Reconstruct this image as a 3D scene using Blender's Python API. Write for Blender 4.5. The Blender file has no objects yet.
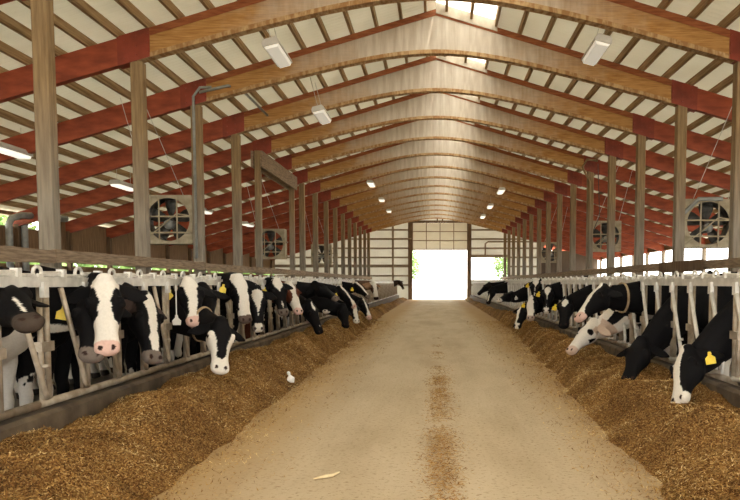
import bpy, bmesh, math, random
import numpy as np
from mathutils import Vector, Matrix, noise
rnd = random.Random(7)
SC = bpy.context.scene
COL = SC.collection
PI = math.pi

# ------------------------------------------------------------------ dimensions (metres)
EYE = 1.29
Y_FIRST, BAY, N_BAY = 9.68, 3.05, 16          # first visible arch, bay, number of arches
X_POST = {-1: -5.02, 1: 5.14}
X_EAVE = 12.4
RIDGE, SLOPE = 6.93, 0.293                    # top of the arches at the ridge, roof slope
X_LOCK = {-1: 2.8, 1: 2.6}                    # headlock rows left / right of the lane
Y_END = 57.0
Y_BACK = -7.0
PITCH = {-1: 0.60, 1: 0.57}
Y_LOCK = {-1: 5.27, 1: 6.38}
ORD = ['nearest', 'second', 'third', 'fourth', 'fifth', 'sixth', 'seventh', 'eighth', 'ninth', 'tenth', 'eleventh',
       'twelfth', 'thirteenth', 'fourteenth', 'fifteenth', 'sixteenth', 'seventeenth', 'eighteenth', 'nineteenth',
       'twentieth', 'twenty-first', 'twenty-second', 'twenty-third', 'twenty-fourth', 'twenty-fifth']
ROW = {-1: 'row left of the lane', 1: 'row right of the lane'}

# ------------------------------------------------------------------ node material helpers
class NT:
    def __init__(s, name):
        s.m = bpy.data.materials.new(name); s.m.use_nodes = True
        s.t = s.m.node_tree; s.n = s.t.nodes; s.b = s.n['Principled BSDF']; s.out = s.n['Material Output']
        s.tc = s.n.new('ShaderNodeTexCoord')
    def add(s, typ, **kw):
        nd = s.n.new(typ)
        for k, v in kw.items(): setattr(nd, k, v)
        return nd
    def link(s, a, b): s.t.links.new(a, b)
    def mapping(s, scale=(1, 1, 1), src='Object', rot=(0, 0, 0)):
        mp = s.add('ShaderNodeMapping'); mp.inputs['Scale'].default_value = scale; mp.inputs['Rotation'].default_value = rot
        s.link(s.tc.outputs[src], mp.inputs['Vector']); return mp.outputs[0]
    def noise(s, vec, scale=5, detail=4, rough=.55):
        nd = s.add('ShaderNodeTexNoise'); nd.inputs['Scale'].default_value = scale
        nd.inputs['Detail'].default_value = detail; nd.inputs['Roughness'].default_value = rough
        s.link(vec, nd.inputs['Vector']); return nd.outputs['Fac']
    def ramp(s, fac, stops):
        nd = s.add('ShaderNodeValToRGB'); cr = nd.color_ramp
        while len(cr.elements) < len(stops): cr.elements.new(0.5)
        for e, (p, c) in zip(cr.elements, stops): e.position = p; e.color = (*c, 1)
        s.link(fac, nd.inputs[0]); return nd.outputs[0]
    def mix(s, fac, a, b, mode='MIX'):
        nd = s.add('ShaderNodeMixRGB'); nd.blend_type = mode
        for i, v in enumerate((fac, a, b)):
            if isinstance(v, (int, float)): nd.inputs[i].default_value = v
            elif isinstance(v, tuple): nd.inputs[i].default_value = (*v, 1)
            else: s.link(v, nd.inputs[i])
        return nd.outputs[0]
    def math(s, op, a, b=0.5):
        nd = s.add('ShaderNodeMath'); nd.operation = op; nd.use_clamp = False
        for i, v in enumerate((a, b)):
            if isinstance(v, (int, float)): nd.inputs[i].default_value = v
            else: s.link(v, nd.inputs[i])
        return nd.outputs[0]
    def xyz(s, src='Object'):
        nd = s.add('ShaderNodeSeparateXYZ'); s.link(s.tc.outputs[src], nd.inputs[0]); return nd.outputs
    def bump(s, h, strength=.3, dist=.01):
        nd = s.add('ShaderNodeBump'); nd.inputs['Strength'].default_value = strength; nd.inputs['Distance'].default_value = dist
        s.link(h, nd.inputs['Height']); s.link(nd.outputs[0], s.b.inputs['Normal'])
    def base(s, c):
        if isinstance(c, tuple): s.b.inputs['Base Color'].default_value = (*c, 1)
        else: s.link(c, s.b.inputs['Base Color'])
    def rough(s, r): s.b.inputs['Roughness'].default_value = r
    def done(s, rough=.7, metal=0.0, spec=None):
        s.b.inputs['Roughness'].default_value = rough; s.b.inputs['Metallic'].default_value = metal
        if spec is not None: s.b.inputs['Specular IOR Level'].default_value = spec
        return s.m

M = {}
def two_tone(name, a, b, scale, stretch=(1, 1, 1), rough=.7, metal=0., bump=.2, lo=.35, hi=.68, spec=None, detail=5):
    t = NT(name); v = t.mapping(stretch); f = t.noise(v, scale, detail)
    t.base(t.ramp(f, [(lo, a), (hi, b)]))
    if bump: t.bump(f, bump)
    M[name] = t.done(rough, metal, spec); return M[name]

# laminated beam wood, dusty grey over the lane and along its lower edge
t = NT('beam_wood'); v = t.mapping((1.2, 1, 14)); f = t.noise(v, 3, 6)
wood = t.ramp(f, [(.3, (.36, .165, .04)), (.55, (.52, .27, .08)), (.75, (.62, .37, .14))])
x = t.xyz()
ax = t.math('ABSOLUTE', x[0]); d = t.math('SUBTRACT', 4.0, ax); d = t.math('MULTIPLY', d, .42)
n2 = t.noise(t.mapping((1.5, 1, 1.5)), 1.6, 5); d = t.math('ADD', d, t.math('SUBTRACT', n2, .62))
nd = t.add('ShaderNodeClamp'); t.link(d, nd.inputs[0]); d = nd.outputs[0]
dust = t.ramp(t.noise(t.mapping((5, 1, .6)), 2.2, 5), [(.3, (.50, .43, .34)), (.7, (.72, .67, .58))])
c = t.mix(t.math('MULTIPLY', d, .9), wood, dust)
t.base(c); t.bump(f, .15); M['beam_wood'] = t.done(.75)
two_tone('lam_edge', (.36, .185, .065), (.56, .38, .19), 5, (3, 1, 1), .75, bump=.3, lo=.42, hi=.6)
two_tone('stained_wood', (.26, .07, .02), (.42, .14, .045), 4, (1, 1, 8), .7)
two_tone('red_paint', (.25, .042, .014), (.46, .095, .034), 2.2, (1, 1, 3), .55, bump=.1)
two_tone('purlin_wood', (.26, .155, .065), (.50, .35, .18), 3, (9, .5, 9), .8)
# posts: tan timber, greyer towards its foot
t = NT('post_wood'); f = t.noise(t.mapping((9, 9, .7)), 2.5, 6); z = t.xyz()[2]
tan = t.ramp(f, [(.3, (.20, .125, .055)), (.7, (.38, .26, .13))]); gry = t.ramp(f, [(.3, (.20, .165, .12)), (.7, (.36, .31, .24))])
mr = t.add('ShaderNodeMapRange'); mr.inputs['From Min'].default_value = 4.2; mr.inputs['From Max'].default_value = 2.6
t.link(t.math('ADD', z, t.math('MULTIPLY', f, .6)), mr.inputs[0]); t.base(t.mix(mr.outputs[0], tan, gry)); t.bump(f, .25)
M['post_wood'] = t.done(.8)
two_tone('cream_wood', (.50, .43, .33), (.66, .59, .48), 4, (2, 1, 1), .7, bump=.1)
two_tone('girt_wood', (.27, .20, .13), (.40, .31, .21), 3, (4, 1.2, 14), .8, bump=.2)
two_tone('gusset_red', (.20, .030, .012), (.34, .055, .024), 3, (1, 1, 1), .5, bump=.1)
two_tone('rail_wood', (.20, .135, .08), (.40, .29, .19), 3, (4, 1.2, 14), .8, bump=.4)
two_tone('dark_wood', (.10, .06, .03), (.24, .15, .08), 3, (8, 8, .8), .8)
two_tone('brown_board', (.21, .12, .055), (.34, .21, .105), 2.5, (1, 7, .7), .8)
two_tone('galvanised', (.54, .52, .47), (.76, .74, .68), 9, (1, 1, 1), .45, .2, .08)
two_tone('worn_steel', (.30, .235, .16), (.56, .49, .39), 7, (1, 1, 1), .5, .35, .15)
two_tone('pale_zinc', (.60, .58, .53), (.80, .78, .72), 12, (1, 1, 1), .5, .2, .08)
two_tone('grey_pipe', (.26, .27, .25), (.40, .41, .37), 6, (1, 1, 1), .5, .1, .05)
two_tone('dark_metal', (.05, .05, .045), (.14, .13, .11), 6, (1, 1, 1), .5, .4, .1)
two_tone('fan_beige', (.36, .30, .19), (.52, .45, .31), 7, (1, 1, 1), .6, 0, .1)
two_tone('curb_concrete', (.060, .042, .026), (.16, .118, .074), 4, (1, 1, 1), .9, bump=.8)
two_tone('alley_concrete', (.055, .045, .033), (.16, .135, .10), 2.5, (1, 1, 1), .6, bump=.5)
two_tone('tag_yellow', (.74, .52, .02), (.88, .68, .05), 20, (1, 1, 1), .45, bump=0)
two_tone('tag_white', (.78, .77, .72), (.85, .84, .80), 20, (1, 1, 1), .45, bump=0)
two_tone('strap_tan', (.30, .20, .11), (.48, .36, .22), 20, (1, 1, 1), .7, bump=.1)
two_tone('white_scrap', (.78, .77, .74), (.88, .87, .84), 10, (1, 1, 1), .6, bump=.1)
two_tone('straw_pale', (.62, .47, .25), (.80, .68, .43), 14, (1, 1, 1), .7, bump=.1)
two_tone('gravel_out', (.50, .46, .38), (.66, .62, .54), 3, (1, 1, 1), .9, bump=.3)
two_tone('leaf_green', (.10, .20, .045), (.24, .36, .10), 3, (1, 1, 1), .6, bump=0)
two_tone('bark', (.10, .07, .045), (.22, .16, .10), 6, (1, 1, .4), .9, bump=.4)
two_tone('lamp_body', (.62, .60, .54), (.74, .72, .66), 6, (1, 1, 1), .4, bump=0)
# white ribbed cladding; translucency is added so daylight brightens roof and gable
def ribbed(name, a, b, axis, per, transl=0., transl_col=(.9, .88, .8)):
    t = NT(name); f = t.noise(t.mapping((1, 1, 1)), .9, 5); col = t.ramp(f, [(.3, a), (.7, b)])
    x = t.xyz()[axis]; w = t.math('SINE', t.math('MULTIPLY', x, 2 * PI / per)); w = t.math('POWER', t.math('ABSOLUTE', w), 12)
    t.base(col); t.bump(w, .35, .02); m = t.done(.6)
    if transl:
        tr = t.add('ShaderNodeBsdfTranslucent'); tr.inputs[0].default_value = (*transl_col, 1)
        mx = t.add('ShaderNodeMixShader'); mx.inputs[0].default_value = transl
        t.link(t.b.outputs[0], mx.inputs[1]); t.link(tr.outputs[0], mx.inputs[2]); t.link(mx.outputs[0], t.out.inputs[0])
    M[name] = m
ribbed('roof_sheet', (.74, .71, .60), (.86, .84, .76), 1, .3, .17, (.92, .90, .80))  # lets some daylight through, added to brighten the interior
ribbed('skylight_sheet', (.85, .84, .80), (.9, .89, .85), 1, .3, .75, (.95, .95, .92))
ribbed('wall_sheet', (.66, .65, .58), (.80, .79, .73), 0, .3, .28, (.92, .90, .82))  # translucency added to lift the brightness of the far wall
ribbed('door_sheet', (.70, .66, .55), (.82, .78, .68), 0, .6, .22, (.92, .88, .76))  # same added daylight through the raised door panel
ribbed('side_sheet', (.30, .20, .11), (.40, .28, .17), 1, .3)
two_tone('curtain_brown', (.10, .072, .048), (.17, .125, .088), 1.2, (1, 1, .5), .8)

# packed, dusty lane
t = NT('lane_dirt')
f = t.noise(t.mapping((1, .45, 1)), .8, 8, .62); g = t.noise(t.mapping((1, 1, 1)), 30, 6, .7); h = t.noise(t.mapping((4, .35, 1)), 1.5, 5)
c = t.ramp(f, [(.28, (.44, .335, .205)), (.5, (.56, .455, .305)), (.72, (.64, .54, .385))])
c = t.mix(t.math('MULTIPLY', h, .5), c, (.66, .56, .41))
k2 = t.noise(t.mapping((1.6, .22, 1)), 1.1, 6, .6); c = t.mix(.5, c, t.ramp(k2, [(.36, (.74, .70, .64)), (.56, (1, 1, 1))]), 'MULTIPLY')
sp = t.ramp(g, [(.34, (.45, .38, .28)), (.46, (1, 1, 1))]); c = t.mix(.75, c, sp, 'MULTIPLY')
# golden silage dust trodden along both feed bands
x = t.xyz()[0]
ed = t.add('ShaderNodeMapRange'); ed.inputs['From Min'].default_value = .9; ed.inputs['From Max'].default_value = 1.6
t.link(t.math('ADD', t.math('ABSOLUTE', x), t.math('SUBTRACT', f, .5)), ed.inputs[0])
c = t.mix(t.math('MULTIPLY', ed.outputs[0], .85), c, (.38, .245, .10))
t.base(c); t.bump(t.math('ADD', f, t.math('MULTIPLY', g, .5)), .5, .02); M['lane_dirt'] = t.done(.9, spec=.2)
# silage
t = NT('silage')
vo = t.add('ShaderNodeTexVoronoi'); vo.inputs['Scale'].default_value = 130; t.link(t.mapping((1, .6, 1)), vo.inputs['Vector'])
f = t.noise(t.mapping((1, 1, 1)), 1.6, 6, .6)
sx = t.add('ShaderNodeSeparateColor'); t.link(vo.outputs['Color'], sx.inputs[0])
c = t.ramp(sx.outputs[0], [(0, (.11, .047, .013)), (.45, (.28, .14, .040)), (.8, (.47, .27, .085)), (1, (.64, .44, .18))])
c = t.mix(.8, c, t.ramp(f, [(.32, (.36, .31, .27)), (.62, (1, .98, .95))]), 'MULTIPLY')
t.base(c); t.bump(vo.outputs['Distance'], .9, .02); M['silage'] = t.done(.9, spec=.15)
# silage chips: colour per chip from an attribute
t = NT('silage_chip'); at = t.add('ShaderNodeAttribute'); at.attribute_name = 'chip'
t.base(t.ramp(at.outputs['Fac'], [(0, (.13, .055, .015)), (.4, (.34, .175, .048)), (.75, (.58, .36, .115)), (1, (.86, .67, .33))]))
M['silage_chip'] = t.done(.8, spec=.2)
# hide: painted pattern attribute
t = NT('hide'); at = t.add('ShaderNodeVertexColor'); at.layer_name = 'coat'
n1 = t.noise(t.mapping((1, 1, 1)), 60, 3); c = t.mix(.35, at.outputs[0], t.ramp(n1, [(.3, (.72, .70, .67)), (.7, (1, 1, 1))]), 'MULTIPLY')
t.base(c); t.bump(n1, .15, .006); M['hide'] = t.done(.7, spec=.1)
def emit(name, col, s):
    t = NT(name); t.b.inputs['Emission Color'].default_value = (*col, 1); t.b.inputs['Emission Strength'].default_value = s
    t.base((.9, .88, .8)); M[name] = t.done(.4)
emit('lamp_lens', (1, .93, .78), 1.1); emit('lamp_dim', (1, .93, .78), .35)
t = NT('eye_gloss'); t.base((.012, .008, .006)); M['eye_gloss'] = t.done(.08)

# ------------------------------------------------------------------ mesh helpers
class MB:
    def __init__(s): s.v = []; s.f = []
    def add(s, vs, fs):
        o = len(s.v); s.v += [tuple(p) for p in vs]; s.f += [tuple(i + o for i in f) for f in fs]
    def box(s, c, size, rot=None):
        hx, hy, hz = (q / 2 for q in size)
        vs = [Vector((x, y, z)) for x in (-hx, hx) for y in (-hy, hy) for z in (-hz, hz)]
        if rot is not None: vs = [rot @ p for p in vs]
        c = Vector(c)
        s.add([p + c for p in vs], [(0, 1, 3, 2), (4, 6, 7, 5), (0, 4, 5, 1), (2, 3, 7, 6), (0, 2, 6, 4), (1, 5, 7, 3)])
    def box2(s, a, b): s.box([(p + q) / 2 for p, q in zip(a, b)], [abs(q - p) for p, q in zip(a, b)])
    def bar(s, p, q, w, h, up=(0, 0, 1)):
        p, q = Vector(p), Vector(q); d = (q - p); L = d.length; d.normalize()
        u = Vector(up); x = d.cross(u)
        if x.length < 1e-4: x = d.cross(Vector((1, 0, 0)))
        x.normalize(); z = x.cross(d)
        vs = [e + x * (w / 2 * i) + z * (h / 2 * j) for e in (p, q) for i, j in ((-1, -1), (1, -1), (1, 1), (-1, 1))]
        s.add(vs, [(3, 2, 1, 0), (4, 5, 6, 7), (0, 1, 5, 4), (1, 2, 6, 5), (2, 3, 7, 6), (3, 0, 4, 7)])
    def tube(s, pts, r, n=8, cap=True):
        pts = [Vector(p) for p in pts]; N = len(pts); rs = r if isinstance(r, (list, tuple)) else [r] * N
        ref = None; rings = []
        for i, p in enumerate(pts):
            d = (pts[min(i + 1, N - 1)] - pts[max(i - 1, 0)]).normalized()
            if ref is None: ref = d.orthogonal().normalized()
            ref = (ref - d * ref.dot(d)).normalized(); b = d.cross(ref)
            rings.append([p + (ref * math.cos(2 * PI * k / n) + b * math.sin(2 * PI * k / n)) * rs[i] for k in range(n)])
        s.loft(rings, cap)
    def loft(s, rings, cap=True):
        n = len(rings[0]); vs = [p for r in rings for p in r]; fs = []
        for i in range(len(rings) - 1):
            for k in range(n):
                a = i * n + k; b = i * n + (k + 1) % n; fs.append((a, b, b + n, a + n))
        if cap: fs.append(tuple(range(n - 1, -1, -1))); fs.append(tuple(range((len(rings) - 1) * n, len(rings) * n)))
        s.add(vs, fs)
    def ball(s, c, r, n=10, m=7):
        c = Vector(c); r = r if isinstance(r, (tuple, list)) else (r, r, r); rings = []
        for i in range(1, m):
            a = PI * i / m
            rings.append([c + Vector((r[0] * math.sin(a) * math.cos(2 * PI * k / n), r[1] * math.sin(a) * math.sin(2 * PI * k / n), -r[2] * math.cos(a))) for k in range(n)])
        s.loft(rings)
    def prism(s, prof, axis, a, b):          # profile of 2-D points swept along an axis (0 = x, 1 = y)
        n = len(prof)
        mk = (lambda p, w: (w, p[0], p[1])) if axis == 0 else (lambda p, w: (p[0], w, p[1]))
        vs = [mk(p, a) for p in prof] + [mk(p, b) for p in prof]
        s.add(vs, [tuple(range(n)), tuple(range(2 * n - 1, n - 1, -1))] + [(i, i + n, (i + 1) % n + n, (i + 1) % n) for i in range(n)])
    def mesh(s, name, smooth=False):
        me = bpy.data.meshes.new(name); me.from_pydata(s.v, [], s.f); me.update()
        bm = bmesh.new(); bm.from_mesh(me); bmesh.ops.recalc_face_normals(bm, faces=bm.faces); bm.to_mesh(me); bm.free()
        if smooth: me.polygons.foreach_set('use_smooth', [True] * len(me.polygons))
        return me
    def build(s, name, mat, parent=None, smooth=False):
        me = s.mesh(name, smooth); me.materials.append(M[mat]); return link(name, me, parent)
def link(name, data, parent=None):
    o = bpy.data.objects.new(name, data); COL.objects.link(o)
    if parent is not None: o.parent = parent
    return o
def tag(o, label, cat, group=None, kind='thing'):
    o['label'] = label; o['category'] = cat; o['kind'] = kind
    if group: o['group'] = group
    return o
def empty(name, loc): o = link(name, None); o.location = loc; o.empty_display_size = .1; return o
def struct(o): o['kind'] = 'structure'; return o
def dup(root):
    r = root.copy(); COL.objects.link(r)
    for ch in root.children:
        c = ch.copy(); COL.objects.link(c); c.parent = r
        for g in ch.children:
            e = g.copy(); COL.objects.link(e); e.parent = c
    return r

# ------------------------------------------------------------------ setting: ground, curbs, walls, roof
b = MB(); nx, ny = 40, 60
b.add([(-2.75, Y_BACK, 0), (2.6, Y_BACK, 0), (2.6, Y_END, 0), (-2.75, Y_END, 0)], [(0, 1, 2, 3)])
struct(b.build('floor', 'lane_dirt'))
for s, nm in ((-1, 'floor_alley_left'), (1, 'floor_alley_right')):
    b = MB(); x0 = s * (X_LOCK[s] - .06)
    b.add([(x0, Y_BACK, 0), (s * 12.6, Y_BACK, 0), (s * 12.6, Y_END, 0), (x0, Y_END, 0)], [(0, 1, 2, 3) if s > 0 else (3, 2, 1, 0)])
    struct(b.build(nm, 'alley_concrete'))
for s, nm in ((-1, 'feed_curb_left'), (1, 'feed_curb_right')):
    X = X_LOCK[s]; b = MB(); prof = [(X - .10, -.02), (X - .08, .36), (X - .05, .385), (X + .06, .385), (X + .08, .36), (X + .08, -.02)]
    b.prism([(s * p[0], p[1]) for p in prof], 1, Y_BACK, Y_END - 2.4); o = struct(b.build(nm, 'curb_concrete'))
b = MB(); b.add([(-70, Y_BACK - 60, -.05), (70, Y_BACK - 60, -.05), (70, 160, -.05), (-70, 160, -.05)], [(0, 1, 2, 3)])
struct(b.build('ground_outside', 'gravel_out'))

def z_top(x): return RIDGE - SLOPE * abs(x)
PH = .15
# roof sheets above the purlins (with a clear strip beside the ridge on the right slope)
def slab(name, xa, xb, mat, th=.03):
    b = MB(); za, zb = z_top(xa) + PH, z_top(xb) + PH
    b.prism([(xa, za), (xb, zb), (xb, zb + th), (xa, za + th)], 1, Y_BACK, Y_END + .2); return struct(b.build(name, mat))
slab('roof_left', 0.0, -X_EAVE - .5, 'roof_sheet')
slab('roof_right', 1.30, X_EAVE + .5, 'roof_sheet')
slab('window_1', 0.02, 1.30, 'skylight_sheet')

# side walls: boards under the eaves, a curtain at the foot, daylight between
def side_wall(s, name, z_lo, z_hi, z_eave):
    b = MB(); X = s * 12.4
    b.box2((X - .04, Y_BACK, 0), (X + .04, Y_END, z_lo)); return b
b = side_wall(-1, 'wall_left', 1.84, 2.1, 3.0)
b.box2((-12.44, Y_BACK, 2.1), (-12.36, Y_END, 2.92)); b.box2((-12.44, 24.0, 2.92), (-12.36, Y_END, 3.30)); struct(b.build('wall_left', 'brown_board'))
b = side_wall(1, 'wall_right', 1.66, 2.7, 3.0); struct(b.build('wall_right', 'curtain_brown'))
for s in (-1, 1):                                # eave girders and wall studs
    b = MB(); b.box2((s * 12.3, Y_BACK, 3.02), (s * 12.5, Y_END, 3.30)) if s > 0 else b.box2((-12.36, Y_BACK, 3.26), (-12.5, Y_END, 3.36))
    struct(b.build('trim_1' if s < 0 else 'trim_2', 'brown_board'))
n = 0
for s in (-1, 1):
    for k in range(-1, N_BAY):
        y = Y_FIRST + k * BAY
        b = MB(); b.box2((s * 12.22, y - .08, 0), (s * 12.36, y + .08, 3.0)); o = b.build('wall_post', 'dark_wood' if s < 0 else 'post_wood')
        tag(o, 'timber wall stud in the open side wall on the %s, %s from the camera' % ('left' if s < 0 else 'right', ORD[k + 1]), 'post', 'wall studs along the side walls')

# far gable wall with the big doorway and a side opening
def z_roof(x): return z_top(x) + .13
def wall_poly(b, xa, xb, za, top=None, th=.06):
    zs = (z_roof(xa), z_roof(xb)) if top is None else (top, top)
    pr = [(xa, za), (xb, za), (xb, zs[1]), (xa, zs[0])] if not (top is None and xa < 0 < xb) else [(xa, za), (xb, za), (xb, zs[1]), (0, z_roof(0)), (xa, zs[0])]
    b.prism(pr, 1, Y_END, Y_END + th)
DX0, DX1, DZ, DT = -1.85, 2.42, 3.78, 5.84
b = MB(); wall_poly(b, -12.4, DX0, 0); wall_poly(b, DX0, DX1, DT); wall_poly(b, DX1, 5.55, 3.25); wall_poly(b, DX1, 2.6, 0, 3.25); wall_poly(b, 2.6, 5.55, 0, 1.5); wall_poly(b, 5.55, 8.0, 0)
struct(b.build('wall_back', 'wall_sheet'))
b = MB(); b.box2((8.0, Y_END + .0, 0), (12.4, Y_END + .06, 3.72)); struct(b.build('wall_back_curtain', 'curtain_brown'))
# frame timbers of the gable
k = 0
def trim(mat, *boxes):
    global k; k += 1; b = MB()
    for q in boxes: b.box2(*q)
    return struct(b.build('trim_%d' % (k + 2), mat))
yf = Y_END - .14
for xa, xb in ((-12.4, DX0 - .2), (DX1 + .2, 8.0)):
    for z in (1.05, 1.75, 2.45, 3.15, 3.85, 4.55, 5.25):
        if xa > 0 and z < 3.2 :
            if z > 1.4: trim('girt_wood', ((5.55, yf, z), (xb, Y_END, z + .13))); continue
        zz = xb
        e = (z_top(0) - z - .13) / SLOPE
        a0, b0 = max(xa, -e), min(xb, e)
        if b0 - a0 > .5: trim('girt_wood', ((a0, yf, z), (b0, Y_END, z + (.22 if abs(z - 2.45) < .01 else .12))))
trim('girt_wood', ((DX1 + .2, yf, 3.2), (5.6, Y_END, 3.42)))
for x in (DX0 - .12, DX1 + .12): trim('dark_wood', ((x - .16, yf - .12, 0), (x + .16, Y_END, z_top(x))))
for x in (-5.2, -8.2, 5.6, 8.0, -3.3): trim('girt_wood', ((x - .07, yf - .03, 0), (x + .07, Y_END, z_top(x))))
trim('dark_wood', ((DX0, yf - .06, DT), (DX1, Y_END, DT + .18)))
for x in (.10, .50): trim('dark_wood', ((x - .05, yf - .06, DT), (x + .05, Y_END, z_top(x))))
# half-raised sectional door and its tracks
o = MB(); o.box2((DX0 + .03, Y_END + .08, DZ), (DX1 - .03, Y_END + .13, DT)); d1 = struct(o.build('door_1', 'door_sheet'))
b = MB()
for i in range(3): b.box2((DX0 + .03, Y_END + .04, DZ + .02 + i * .68), (DX1 - .03, Y_END + .08, DZ + .08 + i * .68))
for i in range(5): b.box2((DX0 + .03 + i * 1.05, Y_END + .04, DZ), (DX0 + .09 + i * 1.05, Y_END + .08, DT))
b.build('door_frame', 'rail_wood', d1)
b = MB(); b.tube([(-5.0, Y_END - .5, 4.62), (-3.4, Y_END - .5, 4.62), (-3.3, Y_END - .5, 4.5), (-3.3, Y_END - .5, 1.4)], .05)
b.tube([(-3.4, Y_END - .5, 4.62), (DX0, Y_END - .5, 4.62)], .05)
tag(b.build('water_pipe', 'rail_wood'), 'brown pipe bent down the gable wall beside the big doorway', 'pipe')
b = MB(); b.tube([(8.6, Y_END - 1.2, 4.35), (3.9, Y_END - 1.2, 4.35), (3.7, Y_END - 1.2, 4.2), (3.7, Y_END - 1.2, 3.3)], .06)
tag(b.build('door_track', 'rail_wood'), 'brown track pipe on the gable wall above the small side opening', 'pipe')

# ------------------------------------------------------------------ roof arches: glulam over the lane, red rafters outside the posts
def make_arch():
    r = empty('roof_arch', (0, 0, 0)); T = .085; TP = .125
    xs = [-5.0 + .25 * i for i in range(41)]
    def zb(x): return 6.05 + .5 - math.sqrt(.5 ** 2 + (.292 * x) ** 2)
    prof = [(x, zb(x)) for x in xs] + [(x, z_top(x) - TP) for x in reversed(xs)]
    b = MB(); n = len(xs)
    b.v = [(p[0], -T, p[1]) for p in prof] + [(p[0], T, p[1]) for p in prof]; N = len(prof)
    for i in range(n - 1):
        j = N - 1 - i
        b.f += [(i, i + 1, j - 1, j), (N + j, N + j - 1, N + i + 1, N + i)]
    b.f += [(i, i + N, (i + 1) % N + N, (i + 1) % N) for i in range(N)]
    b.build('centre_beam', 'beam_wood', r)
    b = MB(); rings = [[(x, -T - .012, zb(x) - .012), (x, T + .012, zb(x) - .012), (x, T + .012, zb(x) + .065), (x, -T - .012, zb(x) + .065)] for x in xs]
    b.loft(rings); b.build('lower_lamination', 'lam_edge', r)
    b = MB(); b.prism([(x, z_top(x) - TP) for x in (-5.0, 0, 5.0)] + [(x, z_top(x)) for x in (5.0, 0, -5.0)], 1, -.10, .10); b.build('top_plate', 'stained_wood', r)
    for s in (-1, 1):
        b = MB(); xa, xb = s * 4.9, s * X_EAVE
        b.prism([(xa, z_top(xa) - .45), (xb, z_top(xb) - .40), (xb, z_top(xb)), (xa, z_top(xa))], 1, -.07, .07); b.build('rafter', 'red_paint', r)
        b = MB(); p = abs(X_POST[s]); xa, xb = s * (p - .24), s * (p + .30)
        b.prism([(xa, z_top(xa) - .47), (xb, z_top(xb) - .47), (xb, z_top(xb) + .01), (xa, z_top(xa) + .01)], 1, -.105, .105)
        for i in range(3):
            for j in range(3):
                bx = s * (p - .22 + .2 * i); b.ball((bx, -.11, z_top(bx) - .08 - .15 * j), .018, 6, 4)
        b.build('gusset_plate', 'gusset_red', r)
    b = MB(); b.prism([(0, RIDGE - .085), (1.27, z_top(1.27) - .085), (1.27, z_top(1.27) + .13), (0, RIDGE + .13)], 1, -.118, -.088); b.build('ridge_board', 'cream_wood', r)
    return r
arch = make_arch()
for k in range(N_BAY + 2):
    o = arch if k == 0 else dup(arch)
    o.location = (0, Y_FIRST + (k - 1) * BAY, 0)
    w = ('roof arch nearest the camera' if k == 0 else 'roof arch, %s from the camera' % ORD[k]) if k < 17 else 'last roof arch, just before the far gable wall'
    tag(o, 'laminated timber and red steel ' + w, 'roof beam', 'roof arches across the barn')

# purlins along the whole length
b = MB(); L = Y_END - Y_BACK; b.box((0, 0, 0), (.055, L, PH)); pm = b.mesh('purlin'); pm.materials.append(M['purlin_wood'])
for s in (-1, 1):
    for i in range(24):
        x = s * (.22 + .51 * i)
        o = link('purlin', pm); o.location = (x, (Y_END + Y_BACK) / 2, z_top(x) + PH / 2 + .002)
        tag(o, 'tan timber purlin along the %s roof slope, %s down from the ridge' % ('left' if s < 0 else 'right', 'first' if i == 0 else ORD[i]), 'purlin', 'purlins under the roof sheets')

# ------------------------------------------------------------------ posts
SPECIAL = {4: 21.12, 5: 26.0}
def make_post(h, wide=.2):
    b = MB(); b.box2((-wide / 2, -wide / 2, 0), (wide / 2, wide / 2, h)); me = b.mesh('post')
    bm = bmesh.new(); bm.from_mesh(me); bmesh.ops.bevel(bm, geom=list(bm.edges), offset=.012, segments=1, affect='EDGES'); bm.to_mesh(me); bm.free()
    me.materials.append(M['post_wood']); return me
zp = z_top(5.05) - .46
pmesh = make_post(zp); pslim = make_post(zp, .17)
POST_Y = {}
for s in (-1, 1):
    for k in range(-1, N_BAY):
        y = Y_FIRST + k * BAY
        if s < 0 and k in SPECIAL: y = SPECIAL[k]
        o = link('wooden_post', pslim if (s < 0 and k in SPECIAL) else pmesh); o.location = (X_POST[s], y, 0)
        tag(o, 'square timber roof post in the %s, %s from the camera' % (ROW[s], ORD[k + 1]), 'post', 'roof posts behind the cows')
b = MB(); b.box2((-5.02 - .16, 20.95, 4.52), (-5.02 - .105, 26.2, 4.97)); b.box2((-5.02 + .105, 20.95, 4.52), (-5.02 + .16, 26.2, 4.97))
tag(b.build('header_beam', 'rail_wood'), 'deep grey-brown plank header spanning two posts left of the lane', 'beam')

# rub rails nailed to the posts
for s in (-1, 1):
    X = X_POST[s] - s * .14
    for i in range(9):
        y0 = 3.4 + i * 6.1; y1 = min(y0 + 6.08, Y_END - .6)
        if y1 - y0 < 1: continue
        b = MB(); r = random.Random(i * 7 + s); dz = r.uniform(-.012, .012)
        N = 12; rings = []
        for q in range(N + 1):
            y = y0 + (y1 - y0) * q / N; w = .03 + r.uniform(-.004, .004); h = .085 + r.uniform(-.006, .006)
            rings.append([(X - w, y, 1.625 + dz - h), (X + w, y, 1.625 + dz - h), (X + w, y, 1.625 + dz + h), (X - w, y, 1.625 + dz + h)])
        b.loft(rings)
        tag(b.build('timber_rail', 'rail_wood'), 'weathered plank rail behind the %s, %s from the camera' % (ROW[s], ORD[i]), 'rail', 'plank rails along the posts')
b = MB(); b.box2((4.86, 13.6, 1.50), (4.90, 16.2, 1.72)); tag(b.build('splice_board', 'dark_wood'), 'short dark board spliced onto the plank rail right of the lane', 'board')

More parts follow.
